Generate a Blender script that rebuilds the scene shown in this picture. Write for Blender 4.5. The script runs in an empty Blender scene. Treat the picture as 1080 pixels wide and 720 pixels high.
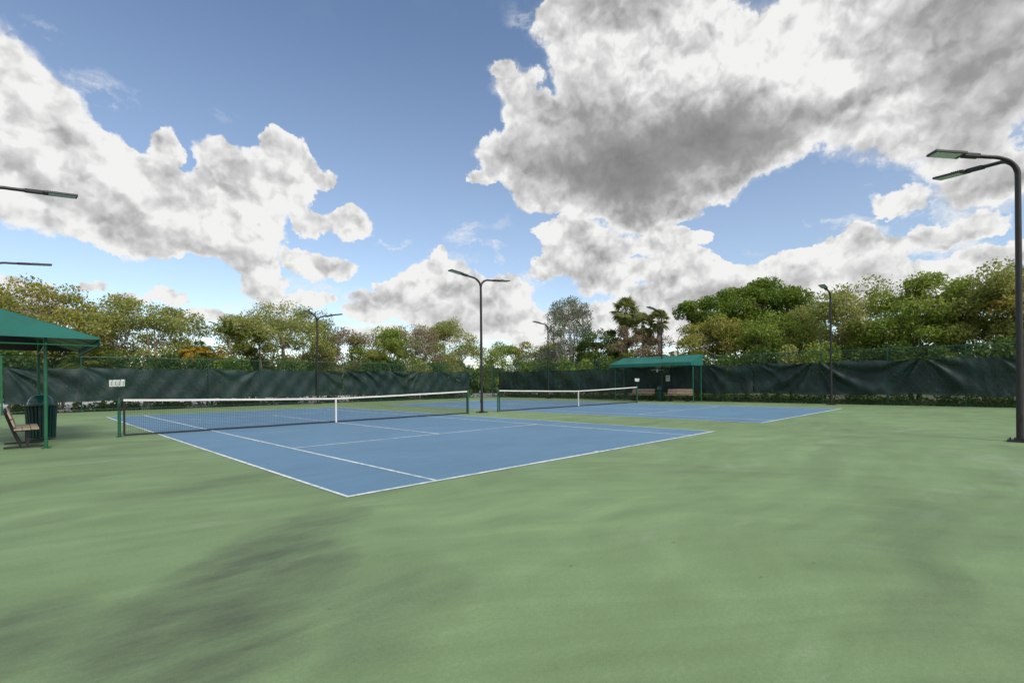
import bpy, math, random
import numpy as np
from mathutils import Matrix, Vector, Quaternion

random.seed(7)
RNG = np.random.default_rng(11)
SC = bpy.context.scene
COL = SC.collection
R_ = math.radians

# ------------------------------------------------------------------ materials
class N:
    """small helper round a node tree"""
    def __init__(s, tree):
        s.t = tree; s.n = tree.nodes; s.l = tree.links
    def node(s, typ, **kw):
        n = s.n.new(typ)
        for k, v in kw.items(): setattr(n, k, v)
        return n
    def put(s, sock, v):
        if v is None: return
        if isinstance(v, bpy.types.NodeSocket): s.l.new(v, sock)
        else: sock.default_value = v
    def math(s, op, a, b=None, c=None, clamp=False):
        n = s.node('ShaderNodeMath', operation=op); n.use_clamp = clamp
        s.put(n.inputs[0], a); s.put(n.inputs[1], b); s.put(n.inputs[2], c)
        return n.outputs[0]
    def vec(s, op, a, b=None, c=None, scale=None):
        n = s.node('ShaderNodeVectorMath', operation=op)
        s.put(n.inputs[0], a); s.put(n.inputs[1], b); s.put(n.inputs[2], c)
        if scale is not None: s.put(n.inputs['Scale'], scale)
        return n.outputs['Value'] if op in ('DOT_PRODUCT', 'LENGTH', 'DISTANCE') else n.outputs[0]
    def noise(s, v, scale, detail=4, rough=.55, dist=0, col=False):
        n = s.node('ShaderNodeTexNoise')
        s.put(n.inputs['Vector'], v); n.inputs['Scale'].default_value = scale
        n.inputs['Detail'].default_value = detail; n.inputs['Roughness'].default_value = rough
        n.inputs['Distortion'].default_value = dist
        return n.outputs['Color'] if col else n.outputs['Fac']
    def ramp(s, f, a, b, smooth=True):
        n = s.node('ShaderNodeMapRange'); n.interpolation_type = 'SMOOTHSTEP' if smooth else 'LINEAR'
        s.put(n.inputs['Value'], f); s.put(n.inputs['From Min'], a); s.put(n.inputs['From Max'], b)
        return n.outputs[0]
    def mix(s, f, a, b, mode='MIX'):
        n = s.node('ShaderNodeMix', data_type='RGBA', blend_type=mode)
        s.put(n.inputs[0], f); s.put(n.inputs[6], a); s.put(n.inputs[7], b)
        return n.outputs[2]

def c4(c): return (c[0], c[1], c[2], 1)

def new_mat(name):
    m = bpy.data.materials.new(name); m.use_nodes = True
    k = N(m.node_tree)
    b = m.node_tree.nodes['Principled BSDF']
    return m, k, b

def simple(name, col, rough=.6, metal=0, var=.15, scale=6, bump=0, spec=.5):
    m, k, b = new_mat(name)
    co = k.node('ShaderNodeTexCoord').outputs['Object']
    f = k.noise(co, scale, 5, .6)
    dark = c4([x*(1-var) for x in col]); lite = c4([min(1, x*(1+var)) for x in col])
    k.put(b.inputs['Base Color'], k.mix(k.ramp(f, .3, .7), dark, lite))
    k.put(b.inputs['Roughness'], k.math('MULTIPLY_ADD', f, .2, rough-.1))
    b.inputs['Metallic'].default_value = metal
    b.inputs['Specular IOR Level'].default_value = spec
    if bump:
        bn = k.node('ShaderNodeBump'); bn.inputs['Strength'].default_value = bump
        bn.inputs['Distance'].default_value = .01
        k.put(bn.inputs['Height'], k.noise(co, scale*6, 4)); k.l.new(bn.outputs[0], b.inputs['Normal'])
    return m

def leaf_mat(name, cols, transl=.45, clump=.5):
    """cols: list of colours picked per leaf and per clump"""
    m, k, b = new_mat(name)
    co = k.node('ShaderNodeTexCoord').outputs['Object']
    geo = k.node('ShaderNodeNewGeometry')
    rnd = geo.outputs['Random Per Island']
    big = k.noise(co, clump, 3, .6)
    f = k.math('ADD', k.math('MULTIPLY', rnd, .42), k.math('MULTIPLY', big, 1.15))
    f = k.math('SUBTRACT', f, .24, clamp=True)
    cr = k.node('ShaderNodeValToRGB'); el = cr.color_ramp.elements
    while len(el) < len(cols): el.new(.5)
    for i, c in enumerate(cols):
        el[i].position = i/(len(cols)-1); el[i].color = c4(c)
    k.l.new(f, cr.inputs[0])
    k.l.new(cr.outputs[0], b.inputs['Base Color'])
    b.inputs['Roughness'].default_value = .55
    b.inputs['Specular IOR Level'].default_value = .35
    tr = k.node('ShaderNodeBsdfTranslucent'); k.l.new(cr.outputs[0], tr.inputs[0])
    mx = k.node('ShaderNodeMixShader'); mx.inputs[0].default_value = transl
    k.l.new(b.outputs[0], mx.inputs[1]); k.l.new(tr.outputs[0], mx.inputs[2])
    k.l.new(mx.outputs[0], m.node_tree.nodes['Material Output'].inputs[0])
    return m

M = {}
M['bronze'] = simple('dark bronze paint', (.018, .016, .016), .45, .1, .2, 3)
M['bronze_grey'] = simple('weathered bronze paint', (.045, .043, .042), .5, .1, .25, 3)
M['lens'] = simple('grey lamp lens', (.60, .64, .62), .3, 0, .05, 3)
M['green_metal'] = simple('green enamel', (.008, .095, .042), .4, 0, .15, 5)
M['green_pale'] = simple('faded green enamel', (.09, .25, .13), .5, 0, .15, 5)
M['fence_green'] = simple('green vinyl wire', (.012, .075, .05), .5, 0, .2, 2)
M['bin_green'] = simple('dark green powder coat', (.006, .045, .036), .35, 0, .2, 5)
M['dome_green'] = simple('green lid paint', (.008, .075, .065), .25, 0, .2, 5)
M['black'] = simple('black metal', (.012, .012, .013), .4, 0, .2, 8)
M['black_net'] = simple('black netting', (.010, .011, .014), .8, 0, .1, 8)
M['white_tape'] = simple('white vinyl tape', (.62, .61, .58), .6, 0, .08, 2)
M['white'] = simple('white plastic', (.65, .65, .63), .45, 0, .08, 4)
M['paper'] = simple('white paper', (.62, .62, .60), .8, 0, .06, 9)
M['ink'] = simple('dark print', (.03, .03, .04), .7, 0, .1, 9)
M['plank'] = simple('tan recycled plank', (.29, .225, .16), .65, 0, .18, 5, .2)
M['bark'] = simple('grey brown bark', (.15, .115, .09), .9, 0, .35, 4, .5)
M['bark_pale'] = simple('pale bark', (.30, .25, .215), .9, 0, .3, 3, .5)
M['palm_trunk'] = simple('palm trunk', (.19, .15, .11), .9, 0, .3, 6, .5)

M['leaf_olive'] = leaf_mat('olive leaves', [(0.081, 0.115, 0.030), (0.203, 0.251, 0.055), (0.343, 0.356, 0.098), (0.505, 0.460, 0.196)])
M['leaf_gold'] = leaf_mat('olive gold leaves', [(0.097, 0.115, 0.023), (0.214, 0.241, 0.043), (0.368, 0.346, 0.068), (0.505, 0.439, 0.145)])
M['leaf_green'] = leaf_mat('fresh green leaves', [(0.039, 0.078, 0.010), (0.085, 0.163, 0.017), (0.170, 0.244, 0.029), (0.255, 0.277, 0.043)])
M['leaf_mid'] = leaf_mat('yellow green leaves', [(0.071, 0.120, 0.020), (0.162, 0.250, 0.034), (0.284, 0.357, 0.057), (0.385, 0.390, 0.116)])
M['leaf_dark'] = leaf_mat('dark green leaves', [(0.024, 0.053, 0.014), (0.052, 0.113, 0.022), (0.118, 0.174, 0.028), (0.211, 0.225, 0.040)])
M['leaf_grey'] = leaf_mat('grey green leaves', [(0.057, 0.082, 0.062), (0.123, 0.164, 0.106), (0.212, 0.254, 0.164), (0.293, 0.309, 0.232)])
M['leaf_dry'] = leaf_mat('dry tan leaves', [(0.098, 0.081, 0.049), (0.196, 0.162, 0.084), (0.280, 0.230, 0.140), (0.378, 0.297, 0.224)])
M['frond'] = leaf_mat('palm fronds', [(0.042, 0.081, 0.016), (0.098, 0.149, 0.023), (0.196, 0.216, 0.039), (0.280, 0.230, 0.052)])
M['frond_gold'] = leaf_mat('golden fronds', [(0.175, 0.120, 0.017), (0.300, 0.204, 0.022), (0.450, 0.288, 0.033), (0.425, 0.228, 0.033)])
M['frond_fan'] = leaf_mat('fan fronds', [(0.058, 0.095, 0.034), (0.146, 0.190, 0.057), (0.254, 0.276, 0.087), (0.430, 0.358, 0.136)])

def canvas_mat():
    m, k, b = new_mat('green awning canvas')
    co = k.node('ShaderNodeTexCoord').outputs['Object']
    f = k.noise(co, 1.2, 5, .6)
    k.put(b.inputs['Base Color'], k.mix(k.ramp(f, .3, .7), (.003, .098, .080, 1), (.008, .135, .108, 1)))
    b.inputs['Roughness'].default_value = .7
    bn = k.node('ShaderNodeBump'); bn.inputs['Strength'].default_value = .25; bn.inputs['Distance'].default_value = .05
    k.put(bn.inputs['Height'], k.noise(co, 2.2, 3)); k.l.new(bn.outputs[0], b.inputs['Normal'])
    return m
M['canvas'] = canvas_mat()

def screen_mat(name='wind screen mesh', openness=.10, col=((.004, .016, .017), (.011, .034, .033))):
    m, k, b = new_mat(name)
    co = k.node('ShaderNodeTexCoord').outputs['Object']
    f = k.noise(co, .8, 6, .65)
    k.put(b.inputs['Base Color'], k.mix(k.ramp(f, .3, .7), c4(col[0]), c4(col[1])))
    b.inputs['Roughness'].default_value = .62; b.inputs['Specular IOR Level'].default_value = .4
    tr = k.node('ShaderNodeBsdfTransparent'); tr.inputs[0].default_value = (.8, .95, .9, 1)
    mx = k.node('ShaderNodeMixShader')
    op = k.math('MULTIPLY_ADD', k.ramp(k.noise(co, .35, 3), .4, .7), .16, openness-.01)
    k.put(mx.inputs[0], op)
    k.l.new(b.outputs[0], mx.inputs[1]); k.l.new(tr.outputs[0], mx.inputs[2])
    k.l.new(mx.outputs[0], m.node_tree.nodes['Material Output'].inputs[0])
    return m
M['screen'] = screen_mat()

def court_mat(name, base, stains=True, tint=(.5, .5, .45), blue=False):
    m, k, b = new_mat(name)
    co = k.node('ShaderNodeTexCoord').outputs['Object']
    # brushed squeegee streaks: noise stretched along curved sweeps
    warp = k.vec('SCALE', k.vec('SUBTRACT', k.noise(co, .22, 2, .5, 0, True), (.5, .5, .5)), scale=3.2)
    pw = k.vec('ADD', co, warp)
    st = k.vec('MULTIPLY', pw, (.35, 1.9, 1))
    s1 = k.noise(st, 1.1, 6, .6)
    rings = k.vec('LENGTH', k.vec('MULTIPLY', k.vec('SUBTRACT', pw, (-3.2, -7.2, 0)), (1, 1.25, 0)))
    rv = k.node('ShaderNodeCombineXYZ'); k.put(rv.inputs[0], k.math('MULTIPLY', rings, 2.6)); 
    rv2 = k.vec('ADD', rv.outputs[0], k.vec('SCALE', co, scale=.22))
    s2 = k.noise(rv2, 1.0, 4, .6)
    big = k.noise(co, .16, 4, .55)
    mid = k.noise(co, .9, 6, .65)
    grain = k.noise(co, 120, 3, .75)
    grain2 = k.noise(co, 38, 3, .6)
    val = k.math('ADD', k.math('MULTIPLY', s1, .42), k.math('MULTIPLY', s2, .34))
    val = k.math('ADD', val, k.math('MULTIPLY', big, .45))
    val = k.math('ADD', val, k.math('MULTIPLY', mid, .41))       # ~0.81 mean
    f = k.ramp(val, .60, 1.03, False)
    dark = c4([x*(.70 if not blue else .82) for x in base]); lite = c4([x*1.24+.01 for x in base]) if not blue else c4([x*1.14 for x in base])
    col = k.mix(f, dark, lite)
    # pale chalky dust
    dust = k.ramp(k.noise(k.vec('MULTIPLY', pw, (.5, 1.4, 1)), .75, 7, .66), .56, .78)
    col = k.mix(k.math('MULTIPLY', dust, .34 if not blue else .20), col, (.36, .40, .34, 1))
    # brownish mildew film, patches
    mil = k.ramp(k.noise(k.vec('ADD', co, (13, 4, 0)), .30, 6, .62), .54, .74)
    col = k.mix(k.math('MULTIPLY', mil, .26 if not blue else .08), col, (.125, .135, .085, 1))
    if stains:
        tot = None
        for (cx, cy, rx, ry, rot, s) in stains:
            mp = k.node('ShaderNodeMapping', vector_type='TEXTURE')
            mp.inputs['Location'].default_value = (cx, cy, 0)
            mp.inputs['Rotation'].default_value = (0, 0, rot)
            mp.inputs['Scale'].default_value = (rx, ry, 1)
            k.l.new(k.vec('ADD', co, k.vec('SCALE', k.vec('SUBTRACT', k.noise(co, 1.5, 4, .6, 0, True), (.5, .5, .5)), scale=.7*min(1, rx))), mp.inputs[0])
            q = k.vec('DOT_PRODUCT', mp.outputs[0], mp.outputs[0])
            v = k.math('MULTIPLY', k.math('POWER', k.math('SUBTRACT', 1, q, clamp=True), .8), s)
            tot = v if tot is None else k.math('MAXIMUM', tot, v)
        brush = k.ramp(k.noise(k.vec('MULTIPLY', k.vec('ADD', co, k.vec('SCALE', warp, scale=.4)), (1.2, 3.5, 1)), 1.2, 6, .6), .30, .68, False)
        brush = k.math('MULTIPLY_ADD', brush, .75, .35)
        tot = k.math('MULTIPLY', tot, brush, clamp=True)
        col = k.mix(k.math('MULTIPLY', tot, .92), col, (.048, .060, .043, 1))
    # thin dried water lines following the sweeps
    r3 = k.node('ShaderNodeCombineXYZ'); k.put(r3.inputs[0], k.math('MULTIPLY', rings, 11)); 
    lines = k.ramp(k.noise(k.vec('ADD', r3.outputs[0], k.vec('SCALE', co, scale=.9)), 1.0, 6, .7), .56, .74)
    lines = k.math('MULTIPLY', lines, k.ramp(k.noise(co, .55, 4, .6), .46, .66))
    col = k.mix(k.math('MULTIPLY', lines, .26), col, (.34, .40, .33, 1))
    speck = k.ramp(k.noise(co, 7, 9, .78), .58, .80)
    col = k.mix(k.math('MULTIPLY', speck, .22), col, (.07, .085, .06, 1))
    chips = k.ramp(k.noise(co, 26, 5, .7), .70, .76)
    col = k.mix(k.math('MULTIPLY', chips, .35), col, (.36, .40, .34, 1))
    gm = k.math('MULTIPLY_ADD', grain, .80, .60)
    gm = k.math('MULTIPLY', gm, k.math('MULTIPLY_ADD', grain2, .44, .78))
    gc = k.node('ShaderNodeCombineXYZ')
    for i in range(3): k.put(gc.inputs[i], gm)
    col = k.mix(1, col, gc.outputs[0], 'MULTIPLY')
    k.put(b.inputs['Base Color'], col)
    k.put(b.inputs['Roughness'], k.math('MULTIPLY_ADD', mid, .2, .62))
    b.inputs['Specular IOR Level'].default_value = .35
    bn = k.node('ShaderNodeBump'); bn.inputs['Strength'].default_value = .6; bn.inputs['Distance'].default_value = .004
    k.put(bn.inputs['Height'], grain); k.l.new(bn.outputs[0], b.inputs['Normal'])
    return m

STAINS = [(-.95, -1.0, 1.2, .50, R_(42), .62), (-1.6, -1.8, 1.4, .75, R_(54), .85), (-2.25, -2.6, 1.1, .85, R_(60), .85), (-1.3, -3.0, 1.0, .7, R_(50), .45),
          (-3.0, -1.9, .45, .8, R_(-10), .65), (.1, -.2, 1.2, .45, R_(22), .22), (-2.9, 4.2, 1.6, .5, R_(15), .40),
          (-1.2, 2.2, 2.2, .4, R_(20), .34), (3.2, -5.3, 1.6, .5, R_(5), .22), (-2.6, 7.4, 1.4, .6, 0, .35), (8, -3.6, 3, .5, R_(8), .2), (1.2, -5.6, .8, .3, 0, .35)]
M['court_green'] = court_mat('green acrylic court', (.154, .232, .106), STAINS)
M['court_blue'] = court_mat('blue acrylic court', (.106, .204, .308), None, blue=True)

def line_mat():
    m, k, b = new_mat('worn white line paint')
    co = k.node('ShaderNodeTexCoord').outputs['Object']
    f = k.ramp(k.math('ADD', k.noise(co, 5, 8, .75), k.math('MULTIPLY', k.math('SUBTRACT', k.noise(co, .35, 2), .5), .5)), .36, .60)
    k.put(b.inputs['Base Color'], k.mix(f, (.34, .44, .47, 1), (.74, .75, .73, 1)))
    b.inputs['Roughness'].default_value = .7
    return m
M['line'] = line_mat()

def grass_ground():
    m, k, b = new_mat('lawn ground')
    co = k.node('ShaderNodeTexCoord').outputs['Object']
    f = k.noise(co, .5, 8, .7)
    k.put(b.inputs['Base Color'], k.mix(k.ramp(f, .35, .65), (.035, .05, .015, 1), (.10, .10, .045, 1)))
    b.inputs['Roughness'].default_value = .9
    return m
M['lawn'] = grass_ground()

# ------------------------------------------------------------------ mesh builder
class MB:
    def __init__(s): s.v = []; s.f = []
    def add(s, vs, fs):
        o = len(s.v); s.v += [tuple(p) for p in vs]; s.f += [tuple(i+o for i in f) for f in fs]
        return s
    def box(s, c, d, rot=None):
        x, y, z = [q/2 for q in d]
        vs = [Vector((a*x, b*y, e*z)) for a in (-1, 1) for b in (-1, 1) for e in (-1, 1)]
        if rot is not None: vs = [rot @ p for p in vs]
        vs = [p + Vector(c) for p in vs]
        return s.add(vs, [(0, 1, 3, 2), (4, 6, 7, 5), (0, 4, 5, 1), (2, 3, 7, 6), (0, 2, 6, 4), (1, 5, 7, 3)])
    def bar(s, a, b, w, h=None):
        """rectangular bar between two points"""
        a = Vector(a); b = Vector(b); d = b-a; h = h or w
        q = d.to_track_quat('X', 'Z').to_matrix()
        return s.box((a+b)/2, (d.length, w, h), q)
    def tube(s, pts, rad, n=8, cap=True):
        pts = [Vector(p) for p in pts]
        if not hasattr(rad, '__len__'): rad = [rad]*len(pts)
        rings = []; prev = None
        for i, p in enumerate(pts):
            t = (pts[min(i+1, len(pts)-1)] - pts[max(i-1, 0)])
            if t.length < 1e-9: t = Vector((0, 0, 1))
            t.normalize()
            if prev is None:
                u = t.orthogonal().normalized()
            else:
                u = (prev - t*prev.dot(t))
                u = u.normalized() if u.length > 1e-6 else t.orthogonal().normalized()
            prev = u; w = t.cross(u)
            rings.append([p + (u*math.cos(2*math.pi*j/n) + w*math.sin(2*math.pi*j/n))*rad[i] for j in range(n)])
        vs = [q for r in rings for q in r]; fs = []
        for i in range(len(pts)-1):
            for j in range(n):
                a = i*n+j; b = i*n+(j+1) % n
                fs.append((a, b, b+n, a+n))
        if cap:
            fs.append(tuple(range(n-1, -1, -1))); fs.append(tuple(range((len(pts)-1)*n, len(pts)*n)))
        return s.add(vs, fs)
    def lathe(s, prof, c=(0, 0, 0), n=24):
        vs = []; fs = []
        for r, z in prof:
            for j in range(n):
                a = 2*math.pi*j/n; vs.append((c[0]+r*math.cos(a), c[1]+r*math.sin(a), c[2]+z))
        for i in range(len(prof)-1):
            for j in range(n):
                a = i*n+j; b = i*n+(j+1) % n; fs.append((a, b, b+n, a+n))
        fs.append(tuple(range(n-1, -1, -1))); fs.append(tuple(range((len(prof)-1)*n, len(prof)*n)))
        return s.add(vs, fs)
    def prism(s, poly, axis, a, b):
        """poly: list of 2D points; extruded along axis from a to b"""
        def P(p, t):
            if axis == 'x': return (t, p[0], p[1])
            if axis == 'y': return (p[0], t, p[1])
            return (p[0], p[1], t)
        n = len(poly)
        vs = [P(p, a) for p in poly] + [P(p, b) for p in poly]
        fs = [tuple(range(n)), tuple(range(2*n-1, n-1, -1))] + [(i, (i+1) % n, (i+1) % n+n, i+n) for i in range(n)]
        return s.add(vs, fs)
    def build(s, name, mat, parent=None, smooth=False, bevel=0):
        me = bpy.data.meshes.new(name); me.from_pydata(s.v, [], s.f)
        me.materials.append(mat)
        import bmesh
        bm = bmesh.new(); bm.from_mesh(me); bmesh.ops.recalc_face_normals(bm, faces=bm.faces); bm.to_mesh(me); bm.free()
        if smooth: me.shade_smooth() if hasattr(me, 'shade_smooth') else None
        o = bpy.data.objects.new(name, me); COL.objects.link(o)
        if smooth:
            try: me.set_sharp_from_angle(angle=R_(40))
            except Exception: pass
        if bevel:
            md = o.modifiers.new('bevel', 'BEVEL'); md.width = bevel; md.segments = 2; md.limit_method = 'ANGLE'
        if parent: o.parent = parent
        return o

def raw(name, verts, faces, mat, parent=None):
    """fast numpy mesh of quads"""
    me = bpy.data.meshes.new(name)
    nv = len(verts); nf = len(faces); k = faces.shape[1]
    me.vertices.add(nv); me.vertices.foreach_set('co', verts.astype(np.float32).ravel())
    me.loops.add(nf*k); me.loops.foreach_set('vertex_index', faces.astype(np.int32).ravel())
    me.polygons.add(nf); me.polygons.foreach_set('loop_start', np.arange(0, nf*k, k, dtype=np.int32))
    try: me.polygons.foreach_set('loop_total', np.full(nf, k, dtype=np.int32))
    except Exception: pass
    me.update(calc_edges=True); me.validate()
    me.materials.append(mat)
    o = bpy.data.objects.new(name, me); COL.objects.link(o)
    if parent: o.parent = parent
    return o

def tag(o, label=None, cat=None, group=None, kind=None):
    if label: o['label'] = label
    if cat: o['category'] = cat
    if group: o['group'] = group
    if kind: o['kind'] = kind
    return o
def empty(name, loc, rz=0):
    o = bpy.data.objects.new(name, None); COL.objects.link(o)
    o.location = loc; o.rotation_euler = (0, 0, rz); o.empty_display_size = .2
    return o
def copy_tree(o, parent=None):
    kids = list(o.children)
    c = o.copy(); COL.objects.link(c)
    if parent: c.parent = parent
    for ch in kids: copy_tree(ch, c)
    return c

# ------------------------------------------------------------------ setting
def sheet(name, x0, y0, x1, y1, z, mat, label, cat):
    nx = 1
    o = MB().add([(x0, y0, z), (x1, y0, z), (x1, y1, z), (x0, y1, z)], [(0, 1, 2, 3)]).build(name, mat)
    tag(o, label, cat, kind='structure'); return o
sheet('ground', -900, -900, 900, 900, -.03, M['lawn'], 'grassy ground running out beyond the court fence', 'ground')
NW = (-4.8, 30.55)
o = MB().box((13.1, 9.3, -.011), (36.4, 42.9, .022)).build('court_surround', M['court_green']); o.location = (0, 0, 0)
tag(o, 'faded green acrylic surround with dark water stains', 'court surround', kind='structure')
W2 = 25.66; CD = 14.69
for x0, lab in ((0, 'blue tennis court surface nearest the camera'), (CD, 'blue tennis court surface beyond the middle lamp post')):
    sheet('court_surface', x0-.0, 0, x0+10.97, 23.77, .004, M['court_blue'], lab, 'court surface')
    lw = .055
    mb = MB()
    def ln(xa, ya, xb, yb):
        mb.add([(xa, ya, .008), (xb, ya, .008), (xb, yb, .008), (xa, yb, .008)], [(0, 1, 2, 3)])
    bw = .075
    # outer rectangle, singles lines, service lines, all butted end to end
    ln(x0-.03, -.03, x0+11.0, bw-.03); ln(x0-.03, 23.8-bw, x0+11.0, 23.8)
    ln(x0-.03, bw-.03, x0-.03+lw, 23.8-bw); ln(x0+11.0-lw, bw-.03, x0+11.0, 23.8-bw)
    ln(x0+1.37, bw-.03, x0+1.37+lw, 23.8-bw); ln(x0+9.6-lw, bw-.03, x0+9.6, 23.8-bw)
    for ys in (5.485, 18.285):
        ln(x0+1.37+lw, ys-lw/2, x0+9.6-lw, ys+lw/2)
    xm = x0+5.485
    ln(xm-lw/2, 5.485+lw/2, xm+lw/2, 18.285-lw/2)
    ln(xm-lw/2, bw-.03, xm+lw/2, bw+.07); ln(xm-lw/2, 23.7-bw, xm+lw/2, 23.8-bw)
    o = mb.build('court_lines', M['line'])
    tag(o, 'white painted lines on the ' + ('nearer' if x0 == 0 else 'farther') + ' blue court', 'court lines', kind='structure')

# ------------------------------------------------------------------ tennis nets
def sag(u):   # net top height, u 0..1 along the net
    d = abs(u-.5)*2
    return .914 + (1.055-.914)*d**1.15
def make_net(x0, label):
    xa, xb = x0-.914, x0+10.97+.914; L = xb-xa; Y = 11.885
    t = empty('tennis_net', (x0+5.485, Y, 0)); tag(t, label, 'tennis net')
    def at(x): return x-(x0+5.485)
    # posts
    for x in (xa, xb):
        p = MB().tube([(at(x), 0, 0), (at(x), 0, 1.07)], .04, 12).build('post', M['green_metal'], t, True)
        MB().lathe([(.046, 0), (.046, .02), (.03, .045), (.005, .05)], (at(x), 0, 1.07), 12).build('cap', M['black'], p, True)
        MB().lathe([(.075, 0), (.075, .012), (.045, .02)], (at(x), 0, 0.001), 16).build('collar', M['black'], p, True)
    # winder on the first post
    w = MB().box((at(xa), -.055, .86), (.06, .05, .16)).tube([(at(xa), -.08, .86), (at(xa), -.16, .86), (at(xa), -.16, .74)], .01, 6)
    w.build('winder', M['black'], t)
    # netting: real cords
    n = 250; xs = np.linspace(xa+.10, xb-.07, n); mb = MB(); w_ = .0022
    zs0 = .03
    V = []; Fq = []
    def cord(p, q, ax):
        o = len(V)
        p = Vector(p); q = Vector(q)
        for P in (p, q):
            for k3 in range(3):
                a = 2*math.pi*k3/3
                if ax == 'z': V.append((P.x+w_*math.cos(a), P.y+w_*math.sin(a), P.z))
                else: V.append((P.x, P.y+w_*math.cos(a), P.z+w_*math.sin(a)))
        for k3 in range(3):
            Fq.append((o+k3, o+(k3+1) % 3, o+3+(k3+1) % 3, o+3+k3))
    for i, x in enumerate(xs):
        u = (x-xa)/L
        cord((at(x), 0, zs0), (at(x), 0, sag(u)-.02), 'z')
    rows = 20
    seg = np.linspace(xa+.10, xb-.07, 25)
    for r in range(1, rows):
        for i in range(24):
            ua, ub = (seg[i]-xa)/L, (seg[i+1]-xa)/L
            cord((at(seg[i]), 0, zs0+(sag(ua)-zs0)*r/rows), (at(seg[i+1]), 0, zs0+(sag(ub)-zs0)*r/rows), 'x')
    raw('netting', np.array(V), np.array(Fq), M['black_net'], t)
    # headband and bottom / side tapes
    K = 40; us = np.linspace(0, 1, K+1)
    def band(name, u0, u1, zlo, zhi, th, mat, waver=0):
        vs = []; fs = []
        uu = np.linspace(u0, u1, K+1)
        for i, u in enumerate(uu):
            x = at(xa+u*L); wv = waver*math.sin(i*1.9)*.5+waver*math.sin(i*.83+1)
            for yy, zz in ((-th, zlo(u)+wv), (th, zlo(u)+wv), (th, zhi(u)+wv), (-th, zhi(u)+wv)): vs.append((x, yy, zz))
        for i in range(K):
            for j in range(4): fs.append((i*4+j, i*4+(j+1) % 4, i*4+4+(j+1) % 4, i*4+4+j))
        fs.append((3, 2, 1, 0)); fs.append((K*4, K*4+1, K*4+2, K*4+3))
        return MB().add(vs, fs).build(name, mat, t)
    band('headband', .0075, .9955, lambda u: sag(u)-.05, lambda u: sag(u)+.008, .012, M['white_tape'], .002)
    band('bottom_tape', .0085, .9945, lambda u: .015, lambda u: .06, .006, M['black_net'], .003)
    for x in (xa+.11, xb-.075):
        MB().box((at(x), 0, .53), (.05, .014, .96)).build('side_tape', M['black_net'], t)
    MB().box((0, -.018, .46), (.055, .006, .92)).box((0, .018, .46), (.055, .006, .92)).box((0, 0, .926), (.055, .042, .006)).build('center_strap', M['white_tape'], t)
    # cable from the posts
    for (p, q, z) in ((xa, xa+.1, 1.04), (xb, xb-.07, 1.04)): MB().tube([(at(p), 0, z), (at(q), 0, z)], .006, 6).build('cable', M['black'], t)
    return t
make_net(0, 'black tennis net with white headband across the nearer blue court')
make_net(CD, 'black tennis net with white headband across the farther blue court')

def score_board(x, y, rz, label, wide):
    t = empty('score_keeper', (x, y, 1.12), rz); tag(t, label, 'score keeper')
    MB().tube([(0, 0, 0), (0, 0, .24)], .012, 8).box((0, 0, .24), (wide*.55, .03, .015)).box((0, 0, .01), (.07, .07, .02)).build('bracket', M['black'], t)
    p = MB().box((0, 0, .40), (wide, .02, .22))
    p.build('board', M['green_metal'], t)
    n = 4
    cards = (MB(), MB())
    for k in range(n):
        for s, mbb in ((-1, 0), (1, 1)):
            cx = (-wide/2 + wide*(k+.5)/n)
            rot = Matrix.Rotation(R_(random.uniform(-7, 7)*s), 3, 'X')
            c = MB().box((cx, s*.018, .40+random.uniform(-.01, .01)), (wide/n*.86, .008, .185), rot).build('flip_card', M['white'], t)
            MB().box((cx-wide/n*.12*s, s*.0245, .42), (wide/n*.22, .004, .045)).box((cx+wide/n*.1, s*.0245, .36), (wide/n*.30, .004, .03)).build('card_print', M['ink'], c)
    return t
score_board(-.95, 11.885, R_(-35), 'white flip card score keeper on the left net post of the nearer court', .40)
score_board(26.57, 11.885, R_(-20), 'white score keeper on the net post in front of the right canopy', .36)

# ------------------------------------------------------------------ court lamps
GR = 'court light poles round and between the courts'
def head_parts(t, ang, s=1.0, rise=.42, out=.55, hl=.68, tilt=R_(6)):
    """gooseneck arm from the pole top towards ang, with a flat lamp head"""
    ca, sa = math.cos(ang), math.sin(ang)
    def P(r, z): return (ca*r, sa*r, z)
    pts = []
    z0 = 5.98
    for i in range(11):
        a = i/10*math.pi/2
        pts.append(P(out*(1-math.cos(a)), z0+rise*math.sin(a)))
    pts.append(P(out+.30, z0+rise+.03))
    arm = MB().tube(pts, [.055]*3+[.05]*4+[.042]*5, 10).build('arm', M['bronze'], t, True)
    dirv = Vector((ca, sa, math.tan(tilt))).normalized()
    side = Vector((-sa, ca, 0)); up = dirv.cross(side)*-1
    up = side.cross(dirv)*-1
    if up.z < 0: up = -up
    rot = Matrix((dirv, side, up)).transposed()
    base = Vector(P(out+.28, z0+rise+.03))
    k = MB().box(base+dirv*.17, (.34, .14, .085), rot).tube([base-dirv*.04, base+dirv*.1], .048, 10)
    kn = k.build('knuckle', M['bronze'], t, bevel=.012)
    b0 = base+dirv*.34
    h = MB().box(b0+dirv*hl/2, (hl, .30, .05), rot)
    for q in range(5): h.box(b0+dirv*(.09+.045*q)+up*.03, (.012, .26, .03), rot)
    hd = h.build('lamp_head', M['bronze_grey'], t, bevel=.008)
    MB().box(b0+dirv*(hl/2+.03)-up*.029, (hl*.80, .24, .012), rot).build('lens', M['lens'], hd)
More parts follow.
